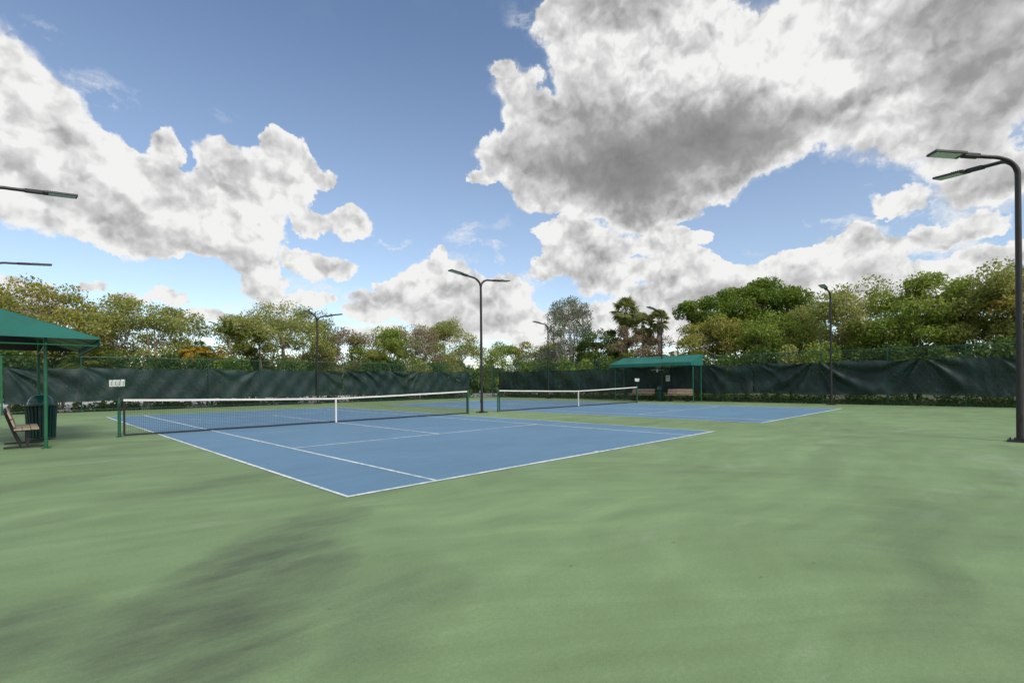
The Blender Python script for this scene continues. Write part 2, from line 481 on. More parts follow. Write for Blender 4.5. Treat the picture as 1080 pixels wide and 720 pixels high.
def make_lamp(x, y, angs, label, **kw):
    t = empty('court_light', (x, y, 0)); tag(t, label, 'court light', GR)
    MB().box((0, 0, .02), (.42, .42, .04)).box((0, 0, .06), (.20, .20, .05)).build('base_plate', M['bronze'], t, bevel=.008)
    for a in (-1, 1):
        for b in (-1, 1): MB().tube([(a*.16, b*.16, .035), (a*.16, b*.16, .075)], .016, 6).build('anchor_bolt', M['black'], t)
    MB().tube([(0, 0, .04), (0, 0, 3), (0, 0, 6.02)], [.066, .06, .054], 14).build('pole', M['bronze'], t, True)
    MB().box((-.066, 0, .55), (.02, .07, .13)).build('hand_hole_cover', M['bronze'], t)
    for a in angs:
        if isinstance(a, tuple): head_parts(t, a[0], out=a[1])
        else: head_parts(t, a, **kw)
    return t
pi = math.pi
make_lamp(12.83, 12.0, (0, pi), 'black double arm light pole standing between the two nets')
make_lamp(13.0, -6.06, ((R_(132), .56), (R_(62), .36)), 'nearest tall black double arm light pole at the right edge')
make_lamp(12.70, 30.0, (R_(-45), R_(-135)), 'black double arm light pole in front of the left fence behind the nearer net')
make_lamp(-3.62, 11.7, (R_(2),), 'left light pole seen only by its larger upper lamp head')
make_lamp(-3.72, 22.4, (R_(2),), 'left light pole seen only by its smaller lower lamp head')
make_lamp(29.75, 22.5, (R_(180),), 'black single arm light pole left of the grey thin tree')
make_lamp(29.75, 11.78, (R_(180),), 'black single arm light pole rising behind the right canopy')
make_lamp(29.75, 1.35, (R_(180),), 'black single arm light pole right of the big bright green tree')

# ------------------------------------------------------------------ fences
def fence(name, A, B, label, panels, ties, gap=None, seed=1):
    """A to B ground points; local x runs along the fence, local y points to the court"""
    A = Vector((A[0], A[1], 0)); B = Vector((B[0], B[1], 0)); L = (B-A).length
    rz = math.atan2(B.y-A.y, B.x-A.x)
    t = empty(name, A, rz); tag(t, label, 'fence')
    H = 3.08; n = int(round(L/3.05)); rnd = random.Random(seed)
    for i in range(n+1):
        x = L*i/n
        r = .045 if i in (0, n) else .032
        p = MB().tube([(x, .05, 0), (x, .05, H+.02)], r, 10).build('post', M['fence_green'], t, True)
        MB().lathe([(r+.006, 0), (r+.006, .03), (.01, .06)], (x, .05, H+.02), 10).build('post_cap', M['fence_green'], p, True)
    MB().tube([(0, .05, H), (L, .05, H)], .022, 8).build('top_rail', M['fence_green'], t, True)
    MB().tube([(0, .05, .12), (L, .05, .12)], .018, 8).build('bottom_rail', M['fence_green'], t, True)
    # chain link: diagonal wires
    V = []; Fq = []; step = .075; w = .0030; z0, z1 = .06, H; h = z1-z0
    xs = np.arange(-h, L, step)
    for s in (1, -1):
        for x in xs:
            xa, xb = x, x+h; za, zb = (z0, z1) if s == 1 else (z1, z0)
            if xa < 0: za += (-xa)*s; xa = 0
            if xb > L: zb -= (xb-L)*s; xb = L
            if xb-xa < .02: continue
            o = len(V); yo = .012 + .004*s
            for (X, Z) in ((xa, za), (xb, zb)):
                V += [(X, yo-w, Z), (X, yo+w*.6, Z+w), (X, yo+w*.6, Z-w)]
            for k3 in range(3): Fq.append((o+k3, o+(k3+1) % 3, o+3+(k3+1) % 3, o+3+k3))
    raw('chain_link', np.array(V), np.array(Fq), M['fence_green'], t)
    # hung wind screen panels (on the court side = local -y)
    for (x0, x1) in panels:
        nx = max(8, int((x1-x0)/.06)); nz = 30
        X = np.linspace(x0, x1, nx+1)[None, :].repeat(nz+1, 0)
        T = np.linspace(0, 1, nz+1)[:, None].repeat(nx+1, 1)
        top = 2.43 + .035*np.sin(X*1.35+seed) + .02*np.sin(X*4.1)
        bot = .56 + .035*np.sin(X*.9+seed*2) + .02*np.sin(X*3.3)
        Z = bot + (top-bot)*T
        D = np.zeros_like(X)
        for (tx, tz, side, k, amp, rng) in ties:
            dx = X-tx; dz = tz-Z; r = np.sqrt(dx**2+dz**2)+1e-3
            th = np.arctan2(dz, dx*side)
            wgt = np.exp(-((r-rng*.35)/rng)**2)*np.clip(r/.4, 0, 1)*((dx*side) > -.1)
            D += 1.1*amp*wgt*np.sin(th*k+.9*np.sin(r*1.3+tx))*np.clip(1-abs(th-.62)/.62, 0, 1)**.5
        D += .03*np.sin(X*2.3+Z*3.1+seed) + .02*np.sin(X*5.7-Z*4.2) + .010*np.sin(X*11+3*np.sin(X*.7)+Z*2) + .006*np.sin(X*17+Z*13+4*np.sin(X*1.9+Z))
        Y = -.075 - np.clip(D+.08, 0, .6)
        V = np.stack([X, Y, Z], -1).reshape(-1, 3)
        i = np.arange(nz)[:, None]*(nx+1)+np.arange(nx)[None, :]
        Fq = np.stack([i, i+1, i+nx+2, i+nx+1], -1).reshape(-1, 4)
        o = raw('wind_screen', V, Fq, M['screen'], t)
        o.data.shade_smooth()
    return t
# north fence runs west to east; its local -y faces the court
fence('chain_link_fence', (-3.5, 30.5), (30.6, 30.5), 'green chain link fence with dark wind screens along the left back of the courts',
      [(.08, 9.2), (9.26, 18.3), (18.36, 30.9)],
      [(.1, 2.5, 1, 13, .13, 2.6), (3.1, 2.5, 1, 9, .06, 1.8), (16.6, 2.6, 1, 12, .12, 2.6), (18.5, 2.6, 1, 12, .13, 2.2), (19.9, 2.6, 1, 12, .15, 2.4),
       (22.4, 2.5, 1, 11, .14, 2.4), (25.3, 2.5, -1, 11, .10, 2.0), (27.3, 2.5, 1, 10, .11, 2.0), (9.4, 2.5, 1, 9, .05, 2.0), (12.2, 2.5, -1, 8, .05, 2.0)], seed=2)
# east fence runs from the far corner towards the camera side: local -y must face west
fence('chain_link_fence', (30.6, 30.42), (30.6, -7.4), 'green chain link fence with sagging dark wind screens along the right back of the courts',
      [(.9, 12.6), (12.66, 24.6), (24.66, 37.7)],
      [(3, 2.5, 1, 8, .03, 2.0), (14, 2.5, 1, 8, .06, 2.0), (21.6, 2.5, 1, 10, .09, 2.2), (23.2, 2.5, -1, 8, .06, 1.6), (28.1, 2.6, 1, 13, .17, 3.2), (28.1, 2.6, -1, 13, .17, 3.2),
       (33.0, 2.55, -1, 12, .15, 2.8), (33.0, 2.55, 1, 11, .12, 2.0), (25.0, 2.5, 1, 10, .08, 2.0), (35.8, 2.5, 1, 10, .09, 2)], seed=5)
g = empty('gate_post', (-3.50, 30.33, 0)); tag(g, 'green square post at the left end of the screened fence', 'post')
MB().box((0, 0, 1.5), (.09, .09, 3.0)).build('post_shaft', M['green_metal'], g, bevel=.008); MB().box((0, 0, 3.02), (.12, .12, .04)).build('post_cap', M['green_metal'], g)

# ------------------------------------------------------------------ canopies
def canopy(front, back, y0, y1, px, label, posts_y, ze=2.66, slope=.31, back_posts=True, end_drop=.22):
    t = empty('shade_canopy', ((front+back)/2, (y0+y1)/2, 0)); ox, oy = (front+back)/2, (y0+y1)/2
    tag(t, label, 'canopy')
    zb = ze+abs(back-front)*slope; v = .22
    f, b_, a, c = front-ox, back-ox, y0-oy, y1-oy
    th = .012
    sg = 1 if b_ > f else -1
    # roof with a slight sag between the rafters
    nx, ny = 10, 36; V = []; Fc = []
    for L_ in (0, 1):
        for i in range(nx+1):
            for j in range(ny+1):
                u = i/nx; w = j/ny
                sg_ = .045*math.sin(math.pi*u)*(abs(math.sin(w*math.pi*4)))
                V.append((f+(b_-f)*u, a+(c-a)*w, ze+(zb-ze)*u - sg_ - L_*th))
    m0 = (nx+1)*(ny+1)
    for i in range(nx):
        for j in range(ny):
            q = i*(ny+1)+j
            Fc.append((q, q+1, q+ny+2, q+ny+1)); Fc.append((m0+q, m0+q+ny+1, m0+q+ny+2, m0+q+1))
    MB().add(V, Fc).build('roof_canvas', M['canvas'], t, True)
    MB().add([(x_, y_, z_-.035) for x_, z_ in ((f+sg*.03, ze-.01), (b_-sg*.03, zb-.02)) for y_ in (a+.03, c-.03)], [(0, 1, 3, 2)]).build('roof_shade_sheet', M['black'], t)  # added black sheet: the shade beneath the roof put in as colour
    for yy in (a+.012, c-.012):
        MB().prism([(f+sg*.02, ze-end_drop+.01), (f+sg*.02, ze-.03), (b_-sg*.02, zb-.04), (b_-sg*.02, ze-end_drop+.01)], 'y', yy-.002, yy+.002).build('end_shade_sheet', M['black'], t)  # black sheets added inside both ends to stand in for the shaded interior
    mb = MB().box((f-sg*.004, (a+c)/2, ze-v/2-.002), (.008, c-a, v)); mb.build('front_valance', M['canvas'], t)
    for yy in (a+.004, c-.004):
        MB().prism([(f+sg*.004, ze-end_drop), (f+sg*.004, ze-.004), (b_, zb-.004), (b_, ze-end_drop)], 'y', yy-.004, yy+.004).build('end_panel', M['canvas'], t)
    # steel frame
    mb = MB()
    zf = ze-.04
    for yy in np.linspace(a+.06, c-.06, 5):
        mb.tube([(f+sg*.05, yy, ze-.04), (b_-sg*.05, yy, zb-.05)], .018, 6)
    for yy in (a+.06, c-.06):
        mb.tube([(f+sg*.05, yy, ze-v+.02), (b_-sg*.05, yy, ze-v+.02)], .016, 6)
        mb.tube([(b_-sg*.05, yy, ze-v+.02), (b_-sg*.05, yy, zb-.05)], .016, 6)
    for (xx, zz) in ((f+sg*.05, ze-.05), (b_-sg*.05, zb-.06), (f+sg*.05, ze-v+.02), (b_-sg*.05, ze-v+.02), (px-ox, ze-v+.04)):
        mb.tube([(xx, a+.06, zz), (xx, c-.06, zz)], .016, 6)
    mb.build('frame', M['green_metal'], t)
    for yy in posts_y:
        zt = ze + abs(px-front)*slope-.05
        p = MB().tube([(px-ox, yy-oy, 0), (px-ox, yy-oy, zt)], .036, 12).build('post', M['green_metal'], t, True)
        MB().box((px-ox, yy-oy, .008), (.18, .18, .012)).build('foot_plate', M['green_metal'], p)
        if back_posts:
            p = MB().tube([(b_-sg*.08, yy-oy, 0), (b_-sg*.08, yy-oy, zb-.06)], .036, 12).build('post', M['green_metal'], t, True)
    return t
canopy(28.5, 30.28, 9.02, 15.35, 29.0, 'teal green canvas canopy over two benches at the right back fence', (9.12, 15.2), ze=2.68, slope=.30)
canopy(-1.55, -4.3, 9.45, 15.4, -2.49, 'dark green canvas canopy cut off by the left edge', (10.0, 14.9), ze=2.60, slope=.325, end_drop=.05)

# ceiling fan under the right canopy
t = empty('ceiling_fan', (29.4, 11.95, 2.14)); tag(t, 'small white ceiling fan hanging under the right canopy', 'ceiling fan')
MB().tube([(0, 0, .12), (0, 0, .78)], .014, 6).build('rod', M['white'], t)
MB().lathe([(.02, .14), (.07, .12), (.09, .07), (.07, .02), (.02, .0)], (0, 0, 0), 14).build('hub', M['white'], t, True)
MB().lathe([(.015, -.08), (.055, -.06), (.06, -.02), (.03, .0)], (0, 0, 0), 14).build('globe', M['white'], t, True)
for k in range(4):
    a = k*pi/2+.35
    MB().box((math.cos(a)*.26, math.sin(a)*.26, .085), (.36, .10, .01), Matrix.Rotation(a, 3, 'Z') @ Matrix.Rotation(R_(10), 3, 'X')).build('blade', M['white'], t)
t = empty('notice_sheet', (30.3, 11.62, 1.62)); tag(t, 'small white notice sheet on the screen above the right bench', 'notice')
MB().box((0, 0, 0), (.02, .30, .42)).build('sheet', M['paper'], t)
MB().box((-.0125, 0, .10), (.003, .20, .05)).box((-.0125, 0, 0), (.003, .22, .015)).box((-.0125, 0, -.05), (.003, .22, .015)).box((-.0125, .02, -.10), (.003, .16, .015)).build('print', M['ink'], t)

# ------------------------------------------------------------------ benches (local: faces +x, runs along y, origin at centre of base)
def make_bench(L=1.83):
    t = empty('park_bench', (0, 0, 0))
    for yy in (-L/2+.28, L/2-.28):
        mb = MB().box((.02, yy, .035), (.72, .055, .04))                       # skid
        mb.box((.06, yy, .24), (.06, .05, .40))                                 # leg
        mb.bar((-.17, yy, .415), (.24, yy, .425), .05, .035)                    # seat bearer
        mb.tube([(-.05, yy, .06), (-.13, yy, .25), (-.19, yy, .43), (-.245, yy, .62), (-.33, yy, .90)], .024, 8)
        mb.build('side_frame', M['black'], t)
    for k in range(3):
        MB().box((.19-.145*k, 0, .462-.004*k), (.135, L, .038)).build('seat_plank', M['plank'], t, bevel=.006)
    for k in range(2):
        c = Vector((-.215-.055*k*1.0, 0, .60+.185*k))
        rot = Matrix.Rotation(R_(-17), 3, 'Y')
        MB().box(c+Vector((.035, 0, 0)), (.036, L, .165), rot).build('back_plank', M['plank'], t, bevel=.006)
    return t
GB = 'plank benches under the canopies'
b1 = make_bench(); b1.location = (-2.86, 11.05, 0); tag(b1, 'tan plank bench seen end on beneath the left canopy', 'bench', GB)
b2 = copy_tree(b1); b2.location = (29.42, 13.20, 0); b2.rotation_euler.z = pi; tag(b2, 'tan bench left of the bin under the right canopy', 'bench', GB)
b3 = copy_tree(b1); b3.location = (29.40, 10.35, 0); b3.rotation_euler.z = pi; tag(b3, 'tan bench right of the bin under the right canopy', 'bench', GB)

# ------------------------------------------------------------------ litter bins
def make_bin():
    t = empty('litter_bin', (0, 0, 0)); n = 26
    MB().lathe([(.27, .05), (.275, .06), (.31, .88), (.28, .90)], n=28).build('liner', M['black'], t, True)
    mb = MB()
    for i in range(n):
        a = 2*pi*i/n; ca, sa = math.cos(a), math.sin(a)
        pr = [(.315, .04), (.322, .20), (.335, .55), (.35, .80), (.375, .90), (.40, .935)]
        rot = Matrix.Rotation(a, 3, 'Z')
        for (r0, z0), (r1, z1) in zip(pr, pr[1:]):
            p0 = Vector((ca*r0, sa*r0, z0)); p1 = Vector((ca*r1, sa*r1, z1)); side = Vector((-sa, ca, 0))*.024; nrm = Vector((ca, sa, 0))*.006
            vs = [p0-side-nrm, p0+side-nrm, p0+side+nrm, p0-side+nrm, p1-side-nrm, p1+side-nrm, p1+side+nrm, p1-side+nrm]
            mb.add(vs, [(0, 1, 2, 3), (4, 5, 6, 7), (0, 1, 5, 4), (1, 2, 6, 5), (2, 3, 7, 6), (3, 0, 4, 7)])
    mb.build('slats', M['bin_green'], t)
    for z, r in ((.06, .312), (.45, .326), (.93, .40)):
        MB().tube([(math.cos(a)*r, math.sin(a)*r, z) for a in np.linspace(0, 2*pi, 33)], .012, 6, False).build('hoop', M['bin_green'], t, True)
    # dome lid with an opening band
    prof = [(.385, .93), (.385, .945), (.31, .955), (.30, 1.0), (.27, 1.09), (.22, 1.16), (.14, 1.205), (.05, 1.22), (.005, 1.222)]
    lid = MB().lathe(prof, n=28).build('dome_lid', M['dome_green'], t, True)
    MB().add([(math.cos(a)*(r+.004), math.sin(a)*(r+.004), z) for (r, z) in ((.288, 1.03), (.236, 1.14)) for a in np.linspace(R_(-155), R_(-115), 9)],
             [(i, i+1, i+10, i+9) for i in range(8)]).build('opening', M['black'], lid)
    return t
k1 = make_bin(); k1.location = (-2.50, 12.75, 0); k1.scale = (.92, .92, 1.0)
tag(k1, 'dark green slatted litter bin with domed lid by the left bench', 'litter bin', 'slatted green litter bins')
k2 = copy_tree(k1); k2.location = (29.55, 11.85, 0); k2.scale = (.72, .72, .90)
tag(k2, 'dark green litter bin standing between the two benches under the right canopy', 'litter bin', 'slatted green litter bins')

# ------------------------------------------------------------------ vegetation
def leaf_cards(cen, size, rng, flat=.0, aspect=.55):
    """one rhombus leaf per centre"""
    n = len(cen)
    a = rng.normal(size=(n, 3)); a[:, 2] *= (1-flat); a /= np.linalg.norm(a, axis=1)[:, None]
    b = rng.normal(size=(n, 3)); b -= a*(a*b).sum(1)[:, None]; b /= np.linalg.norm(b, axis=1)[:, None]
    s = (size*rng.uniform(.6, 1.4, n))[:, None]
    c = np.cross(a, b)
    V = np.stack([cen-a*s, cen+b*s*aspect+c*s*.12, cen+a*s, cen-b*s*aspect+c*s*.12], 1).reshape(-1, 3)
    F = np.arange(4*n).reshape(-1, 4)
    return V, F

GT = {}
def tree(name, label, x, y, h, R, mat, seed, bark='bark', base=.20, nclump=60, per=170, leaf=.13, csize=.95, group='trees behind the fence', cat='tree',
         sparse_low=.0, trunks=1, narrow=1.0, twigs=5, low=0.0, flat=.62):
    rng = np.random.default_rng(seed); rnd = random.Random(seed)
    t = empty(name, (x, y, 0)); tag(t, label, cat, group)
    z0 = h*base; Rz = (h-z0)/2; zc = z0+Rz
    # clump centres through the crown, mostly near its surface, uneven
    C = []
    lobes = [(rnd.uniform(0, 2*pi), rnd.uniform(.75, 1.12)) for _ in range(6)]
    while len(C) < nclump:
        d = rng.normal(size=3); d /= np.linalg.norm(d)
        if d[2] < -.75 and rnd.random() < .5: continue
        r = rng.uniform(.35, 1.0)**.5
        az = math.atan2(d[1], d[0]); k = 1+.16*math.sin(az*2+lobes[0][0])+.12*math.sin(az*3+lobes[1][0]+d[2]*3)
        p = np.array([d[0]*R*r*k*narrow, d[1]*R*r*k*narrow, zc+d[2]*Rz*r*(1+.10*math.sin(az*2.3+lobes[2][0]))])
        if p[2] > h-.25: p[2] = h-.25-rnd.random()*.5
        C.append(p)
    C = np.array(C)
    # limbs
    mb = MB(); nl = 5 if trunks == 1 else 4
    forks = []
    for tk in range(trunks):
        oa = rnd.uniform(0, 2*pi); off = Vector((math.cos(oa), math.sin(oa), 0))*(.3 if trunks > 1 else 0)
        fz = z0*rnd.uniform(.55, .8) if narrow > .8 else z0
        r0 = (.045*h if trunks == 1 else .028*h)*.62
        top = off*2.0+Vector((rnd.uniform(-.25, .25), rnd.uniform(-.25, .25), fz))
        mb.tube([off, off*1.2+Vector((0, 0, fz*.4)), top], [r0*1.35, r0, r0*.82], 9)
        for j in range(nl):
            a = oa + 2*pi*j/nl+rnd.uniform(-.4, .4); ln = R*rnd.uniform(.35, .62)*narrow
            e = top+Vector((math.cos(a)*ln, math.sin(a)*ln, Rz*rnd.uniform(.55, 1.0)))
            m = (top+e)/2+Vector((math.cos(a)*ln*.12, math.sin(a)*ln*.12, -.08*Rz))
            mb.tube([top, m, e], [r0*.62, r0*.42, r0*.26], 7)
            forks += [(m, r0*.34), (e, r0*.22), ((m+e)/2, r0*.28)]
        # leader
        e = Vector((0, 0, zc+Rz*.35)); mb.tube([top, (top+e)/2+Vector((.1, -.1, 0)), e], [r0*.6, r0*.4, r0*.2], 7)
        forks += [(e, r0*.2), ((top+e)/2, r0*.35)]
    for c in C:
        c = Vector(c)
        f, rr = min(forks, key=lambda q: (q[0]-c).length + (1.5 if q[0].z > c.z+.3 else 0))
        mid = (f+c)/2+Vector((rnd.uniform(-.15, .15), rnd.uniform(-.15, .15), -.10*(c-f).length))
        mb.tube([f, mid, c], [rr*.75, rr*.5, .012], 5, False)
        for q in range(twigs):
            d = Vector((rnd.gauss(0, 1), rnd.gauss(0, 1), rnd.gauss(.45, .7))).normalized()*csize*rnd.uniform(.6, 1.15)
            s0 = f.lerp(c, rnd.uniform(.6, 1))
            mb.tube([s0, s0+d*.5+Vector((0, 0, -.05)), s0+d], [.018, .012, .006], 3, False)
    mb.build('trunk', M[bark], t, True)
    # leaves
    P = []
    for c in C:
        n = int(per*2.5*rng.uniform(.45, 1.35)*(1-sparse_low*max(0, (zc-c[2])/Rz)))
        if n < 3: continue
        g = rng.normal(size=(n, 3)); g /= np.linalg.norm(g, axis=1)[:, None]
        r = rng.uniform(.25, 1.0, n)**.6
        s = csize*rng.uniform(.7, 1.25)
        q = g*r[:, None]*np.array([s, s, s*flat]); q += rng.normal(size=(n, 3))*.06
        P.append(c+q)
    P = np.concatenate(P)
    V, F = leaf_cards(P, leaf*.64, rng)
    raw('crown', V, F, M[mat], t)
    return t

# left run behind the north fence
GN = 'olive trees behind the left fence'
tree('shade_tree', 'broad olive gold tree above the left canopy', -2.0, 37.5, 7.9, 4.4, 'leaf_gold', 21, 'bark_pale', nclump=105, per=125, group=GN, base=.24)
tree('shade_tree', 'olive tree with pale branches behind the left end of the nearer net', 3.6, 37.2, 7.4, 3.9, 'leaf_olive', 22, 'bark_pale', nclump=90, per=112, group=GN, sparse_low=.25, base=.22)
tree('shade_tree', 'large spreading olive tree with open grey limbs behind the small light pole', 13.3, 38.5, 8.4, 5.4, 'leaf_olive', 23, 'bark', nclump=135, per=112, group=GN, sparse_low=.55, trunks=3, base=.20)
tree('shade_tree', 'sparse pinkish grey olive tree right of the large spreading tree', 19.6, 38.8, 6.6, 3.4, 'leaf_dry', 24, 'bark_pale', nclump=46, per=100, group=GN, sparse_low=.3, trunks=2, base=.2)
tree('shade_tree', 'yellow green leafy tree in the middle of the left treeline', 22.6, 37.4, 7.1, 3.0, 'leaf_mid', 25, 'bark', nclump=50, per=150, group=GN, base=.2)
tree('shade_tree', 'thin twiggy dry tree just left of the tree by the middle light pole', 26.4, 38.6, 7.6, 3.3, 'leaf_dry', 26, 'bark_pale', nclump=46, per=90, group=GN, twigs=9, sparse_low=.4, base=.25)
tree('shade_tree', 'rounded olive brown tree directly left of the middle light pole', 31.0, 39.0, 8.3, 3.9, 'leaf_olive', 27, 'bark', nclump=84, per=120, group=GN, sparse_low=.4, trunks=2, base=.22)
# corner
tree('small_tree', 'low light olive tree right of the middle light pole', 36.6, 35.6, 5.9, 3.0, 'leaf_mid', 28, 'bark', nclump=44, per=130, base=.12, group=GN)
tree('small_tree', 'low yellowish tree between the middle pole and the grey thin tree', 38.6, 31.6, 6.1, 3.0, 'leaf_gold', 29, 'bark', nclump=44, per=130, base=.12, group=GN)
tree('small_tree', 'pale twiggy bush tree at the foot of the grey thin tree', 35.2, 27.8, 4.9, 2.3, 'leaf_grey', 30, 'bark_pale', nclump=34, per=110, base=.1, group='trees behind the right fence', twigs=8)
# east side
GE = 'trees behind the right fence'
tree('slender_tree', 'tall thin grey green tree with see-through crown', 36.2, 25.3, 9.9, 2.7, 'leaf_grey', 31, 'bark_pale', nclump=78, per=78, leaf=.11, csize=.7, base=.34, group=GE, twigs=7, flat=.8)
tree('small_tree', 'dense dark olive round tree left of the palms', 35.8, 21.3, 6.6, 2.5, 'leaf_dark', 32, 'bark', nclump=50, per=180, csize=.75, base=.12, group=GE)
tree('small_tree', 'pale olive bushy tree hiding the trunks of the fan palms', 35.8, 17.6, 6.4, 2.0, 'leaf_dry', 44, 'bark_pale', nclump=44, per=110, csize=.7, base=.1, group=GE, twigs=8)
tree('bare_tree', 'nearly bare small tree behind the right canopy', 36.3, 13.9, 6.0, 1.9, 'leaf_dry', 33, 'bark', nclump=30, per=22, csize=.7, twigs=10, base=.3, group=GE)
tree('broad_tree', 'tall bright green dense tree right of the right canopy', 43.0, 10.6, 10.1, 4.8, 'leaf_green', 34, 'bark', nclump=120, per=230, leaf=.17, csize=1.05, base=.34, group=GE, twigs=1)
tree('small_tree', 'light olive bushy tree below the left part of the bright green tree', 35.8, 10.0, 6.2, 2.9, 'leaf_gold', 35, 'bark_pale', nclump=52, per=150, csize=.8, base=.12, group=GE)
tree('small_tree', 'yellow green bushy tree below the right part of the bright green tree', 36.2, 6.2, 6.4, 2.9, 'leaf_mid', 36, 'bark', nclump=54, per=160, csize=.8, base=.12, group=GE)
tree('shade_tree', 'wide olive tree directly right of the far right light pole', 36.8, 1.7, 7.8, 3.3, 'leaf_olive', 37, 'bark_pale', nclump=72, per=165, base=.2, group=GE, trunks=2)
tree('shade_tree', 'full yellow green tree in the middle of the right treeline', 36.2, -1.8, 7.6, 3.0, 'leaf_mid', 38, 'bark', nclump=70, per=175, base=.2, group=GE, trunks=2)
tree('shade_tree', 'dense dark green tree left of the nearest light pole', 36.4, -5.2, 7.6, 2.9, 'leaf_olive', 39, 'bark', nclump=66, per=175, base=.25, group=GE, trunks=2)
tree('shade_tree', 'tree crown at the right edge beyond the nearest light pole', 37.0, -9.0, 7.7, 3.2, 'leaf_dark', 40, 'bark', nclump=60, per=160, base=.25, group=GE)

def frond_mesh(V, F, org, az, elev, L, droop, rng, wl=.5, n=26):
    """pinnate frond with drooping leaflets"""
    d0 = np.array([math.cos(az)*math.cos(elev), math.sin(az)*math.cos(elev), math.sin(elev)])
    side = np.array([-math.sin(az), math.cos(az), 0])
    prev = None
    for i in range(n):
        u = (i+1)/n
        p = org+d0*L*u+np.array([0, 0, -droop*L*u*u])
        tdir = d0*L+np.array([0, 0, -2*droop*L*u]); tdir /= np.linalg.norm(tdir)
        if prev is not None:
            w = .018*(1-u)+.006; o = len(V)
            V += [prev-side*w, prev+side*w, p+side*w, p-side*w]; F.append((o, o+1, o+2, o+3))
        prev = p
        ll = wl*math.sin(math.pi*min(1, u*.85+.12))**.7*rng.uniform(.8, 1.15)
        for s in (-1, 1):
            q = side*s*.8+tdir*.55+np.array([0, 0, rng.uniform(-.45, .1)]); q /= np.linalg.norm(q)
            wv = tdir*.022*1.6; o = len(V)
            tip = p+q*ll+np.array([0, 0, -.18*ll])
            m = p+q*ll*.5
            V += [p, m+wv, tip, m-wv]; F.append((o, o+1, o+2, o+3))
def feather_palm(x, y, h, mat, label, seed, stems=1, L=2.0, nf=13, group='feather palms behind the fence'):
    rng = np.random.default_rng(seed); t = empty('palm_tree', (x, y, 0)); tag(t, label, 'palm', group)
    V = []; F = []; mb = MB()
    for s in range(stems):
        a = rng.uniform(0, 2*pi); r = 0 if stems == 1 else rng.uniform(.2, .7)
        hz = h*(1 if s == 0 else rng.uniform(.55, .95))-L*.55
        top = np.array([math.cos(a)*r*1.6, math.sin(a)*r*1.6, max(.5, hz)])
        mb.tube([(math.cos(a)*r*.4, math.sin(a)*r*.4, 0), tuple(top*np.array([.6, .6, .5])), tuple(top)], [.09, .07, .06], 8)
        for k in range(nf):
            frond_mesh(V, F, top, rng.uniform(0, 2*pi), rng.uniform(.25, 1.35), L*rng.uniform(.8, 1.15), rng.uniform(.35, .75), rng)
    mb.build('trunk', M['palm_trunk'], t, True)
    raw('crown', np.array(V), np.array(F), M[mat], t); return t
def fan_palm(x, y, h, label, seed, R=1.5, nf=34, group='fan palms behind the right fence'):
    rng = np.random.default_rng(seed); t = empty('palm_tree', (x, y, 0)); tag(t, label, 'palm', group)
    V = []; F = []; top = np.array([0, 0, h-R*.75])
    MB().tube([(0, 0, 0), (.08, 0, h*.5), tuple(top)], [.2, .16, .17], 10).build('trunk', M['palm_trunk'], t, True)
    for k in range(nf):
        az = rng.uniform(0, 2*pi); el = rng.uniform(-1.25, 1.45)
        d = np.array([math.cos(az)*math.cos(el), math.sin(az)*math.cos(el), math.sin(el)])
        side = np.array([-math.sin(az), math.cos(az), 0]); up = np.cross(side, d)
        p = top+d*R*rng.uniform(.45, .62); o = len(V)
        V += [top-side*.015, top+side*.015, p+side*.012, p-side*.012]; F.append((o, o+1, o+2, o+3))
        rr = R*rng.uniform(.42, .58)
        for j in range(22):
            a = -1.9+3.8*j/21; q = d*math.cos(a)+side*math.sin(a)+up*.15*abs(math.sin(a))+np.array([0, 0, -.22]); q /= np.linalg.norm(q)
            l_ = rr*(1-.25*abs(a)/1.9)*rng.uniform(.85, 1.1)
            tip = p+q*l_+np.array([0, 0, -.16*l_]); m = p+q*l_*.55; wv = np.cross(q, up)*.035; o = len(V)
            V += [p, m+wv, tip, m-wv]; F.append((o, o+1, o+2, o+3))
    raw('crown', np.array(V), np.array(F), M['frond_fan'], t); return t
fan_palm(37.0, 19.3, 9.0, 'tallest fan palm rising left of the far light pole', 51, 1.6, 90)
fan_palm(36.8, 17.4, 7.4, 'lower fan palm between the two taller fan palms', 52, 1.35, 70)
fan_palm(36.6, 15.75, 7.5, 'slim fan palm just behind the light pole of the right canopy', 53, 1.15, 54)
fan_palm(36.0, 22.8, 5.2, 'short fan palm left of the dense dark round tree', 54, 1.3, 50)
GP = 'feather palms behind the left fence'
feather_palm(9.2, 35.6, 6.5, 'frond', 'tallest green feather palm in the dip of the left treeline', 61, 2, 2.3, 15, GP)
feather_palm(10.9, 35.2, 5.7, 'frond', 'yellowish feather palm right of the tallest left palm', 62, 2, 2.0, 14, GP)
feather_palm(7.0, 34.6, 4.5, 'frond_gold', 'low orange gold feather palm left of the tallest left palm', 63, 2, 1.7, 14, GP)
feather_palm(5.4, 34.6, 4.6, 'frond', 'low green feather palm left of the orange gold palm', 64, 2, 1.8, 14, GP)
feather_palm(-.6, 33.8, 3.9, 'frond', 'small feather palm under the left canopy line', 65, 2, 1.7, 12, GP)
feather_palm(20.9, 35.2, 5.4, 'frond', 'bushy feather palm in front of the yellow green leafy tree', 66, 3, 2.0, 13, GP)
feather_palm(34.8, -5.95, 6.1, 'frond_gold', 'orange gold feather palm at the right edge beside the nearest light pole', 67, 2, 1.7, 16, GE)
feather_palm(35.0, 17.2, 4.2, 'frond', 'low feather palm clump behind the right canopy', 68, 3, 1.7, 12, GE)
feather_palm(34.6, 13.2, 3.9, 'frond_gold', 'yellow feather palm showing above the right canopy', 69, 2, 1.4, 11, GE)

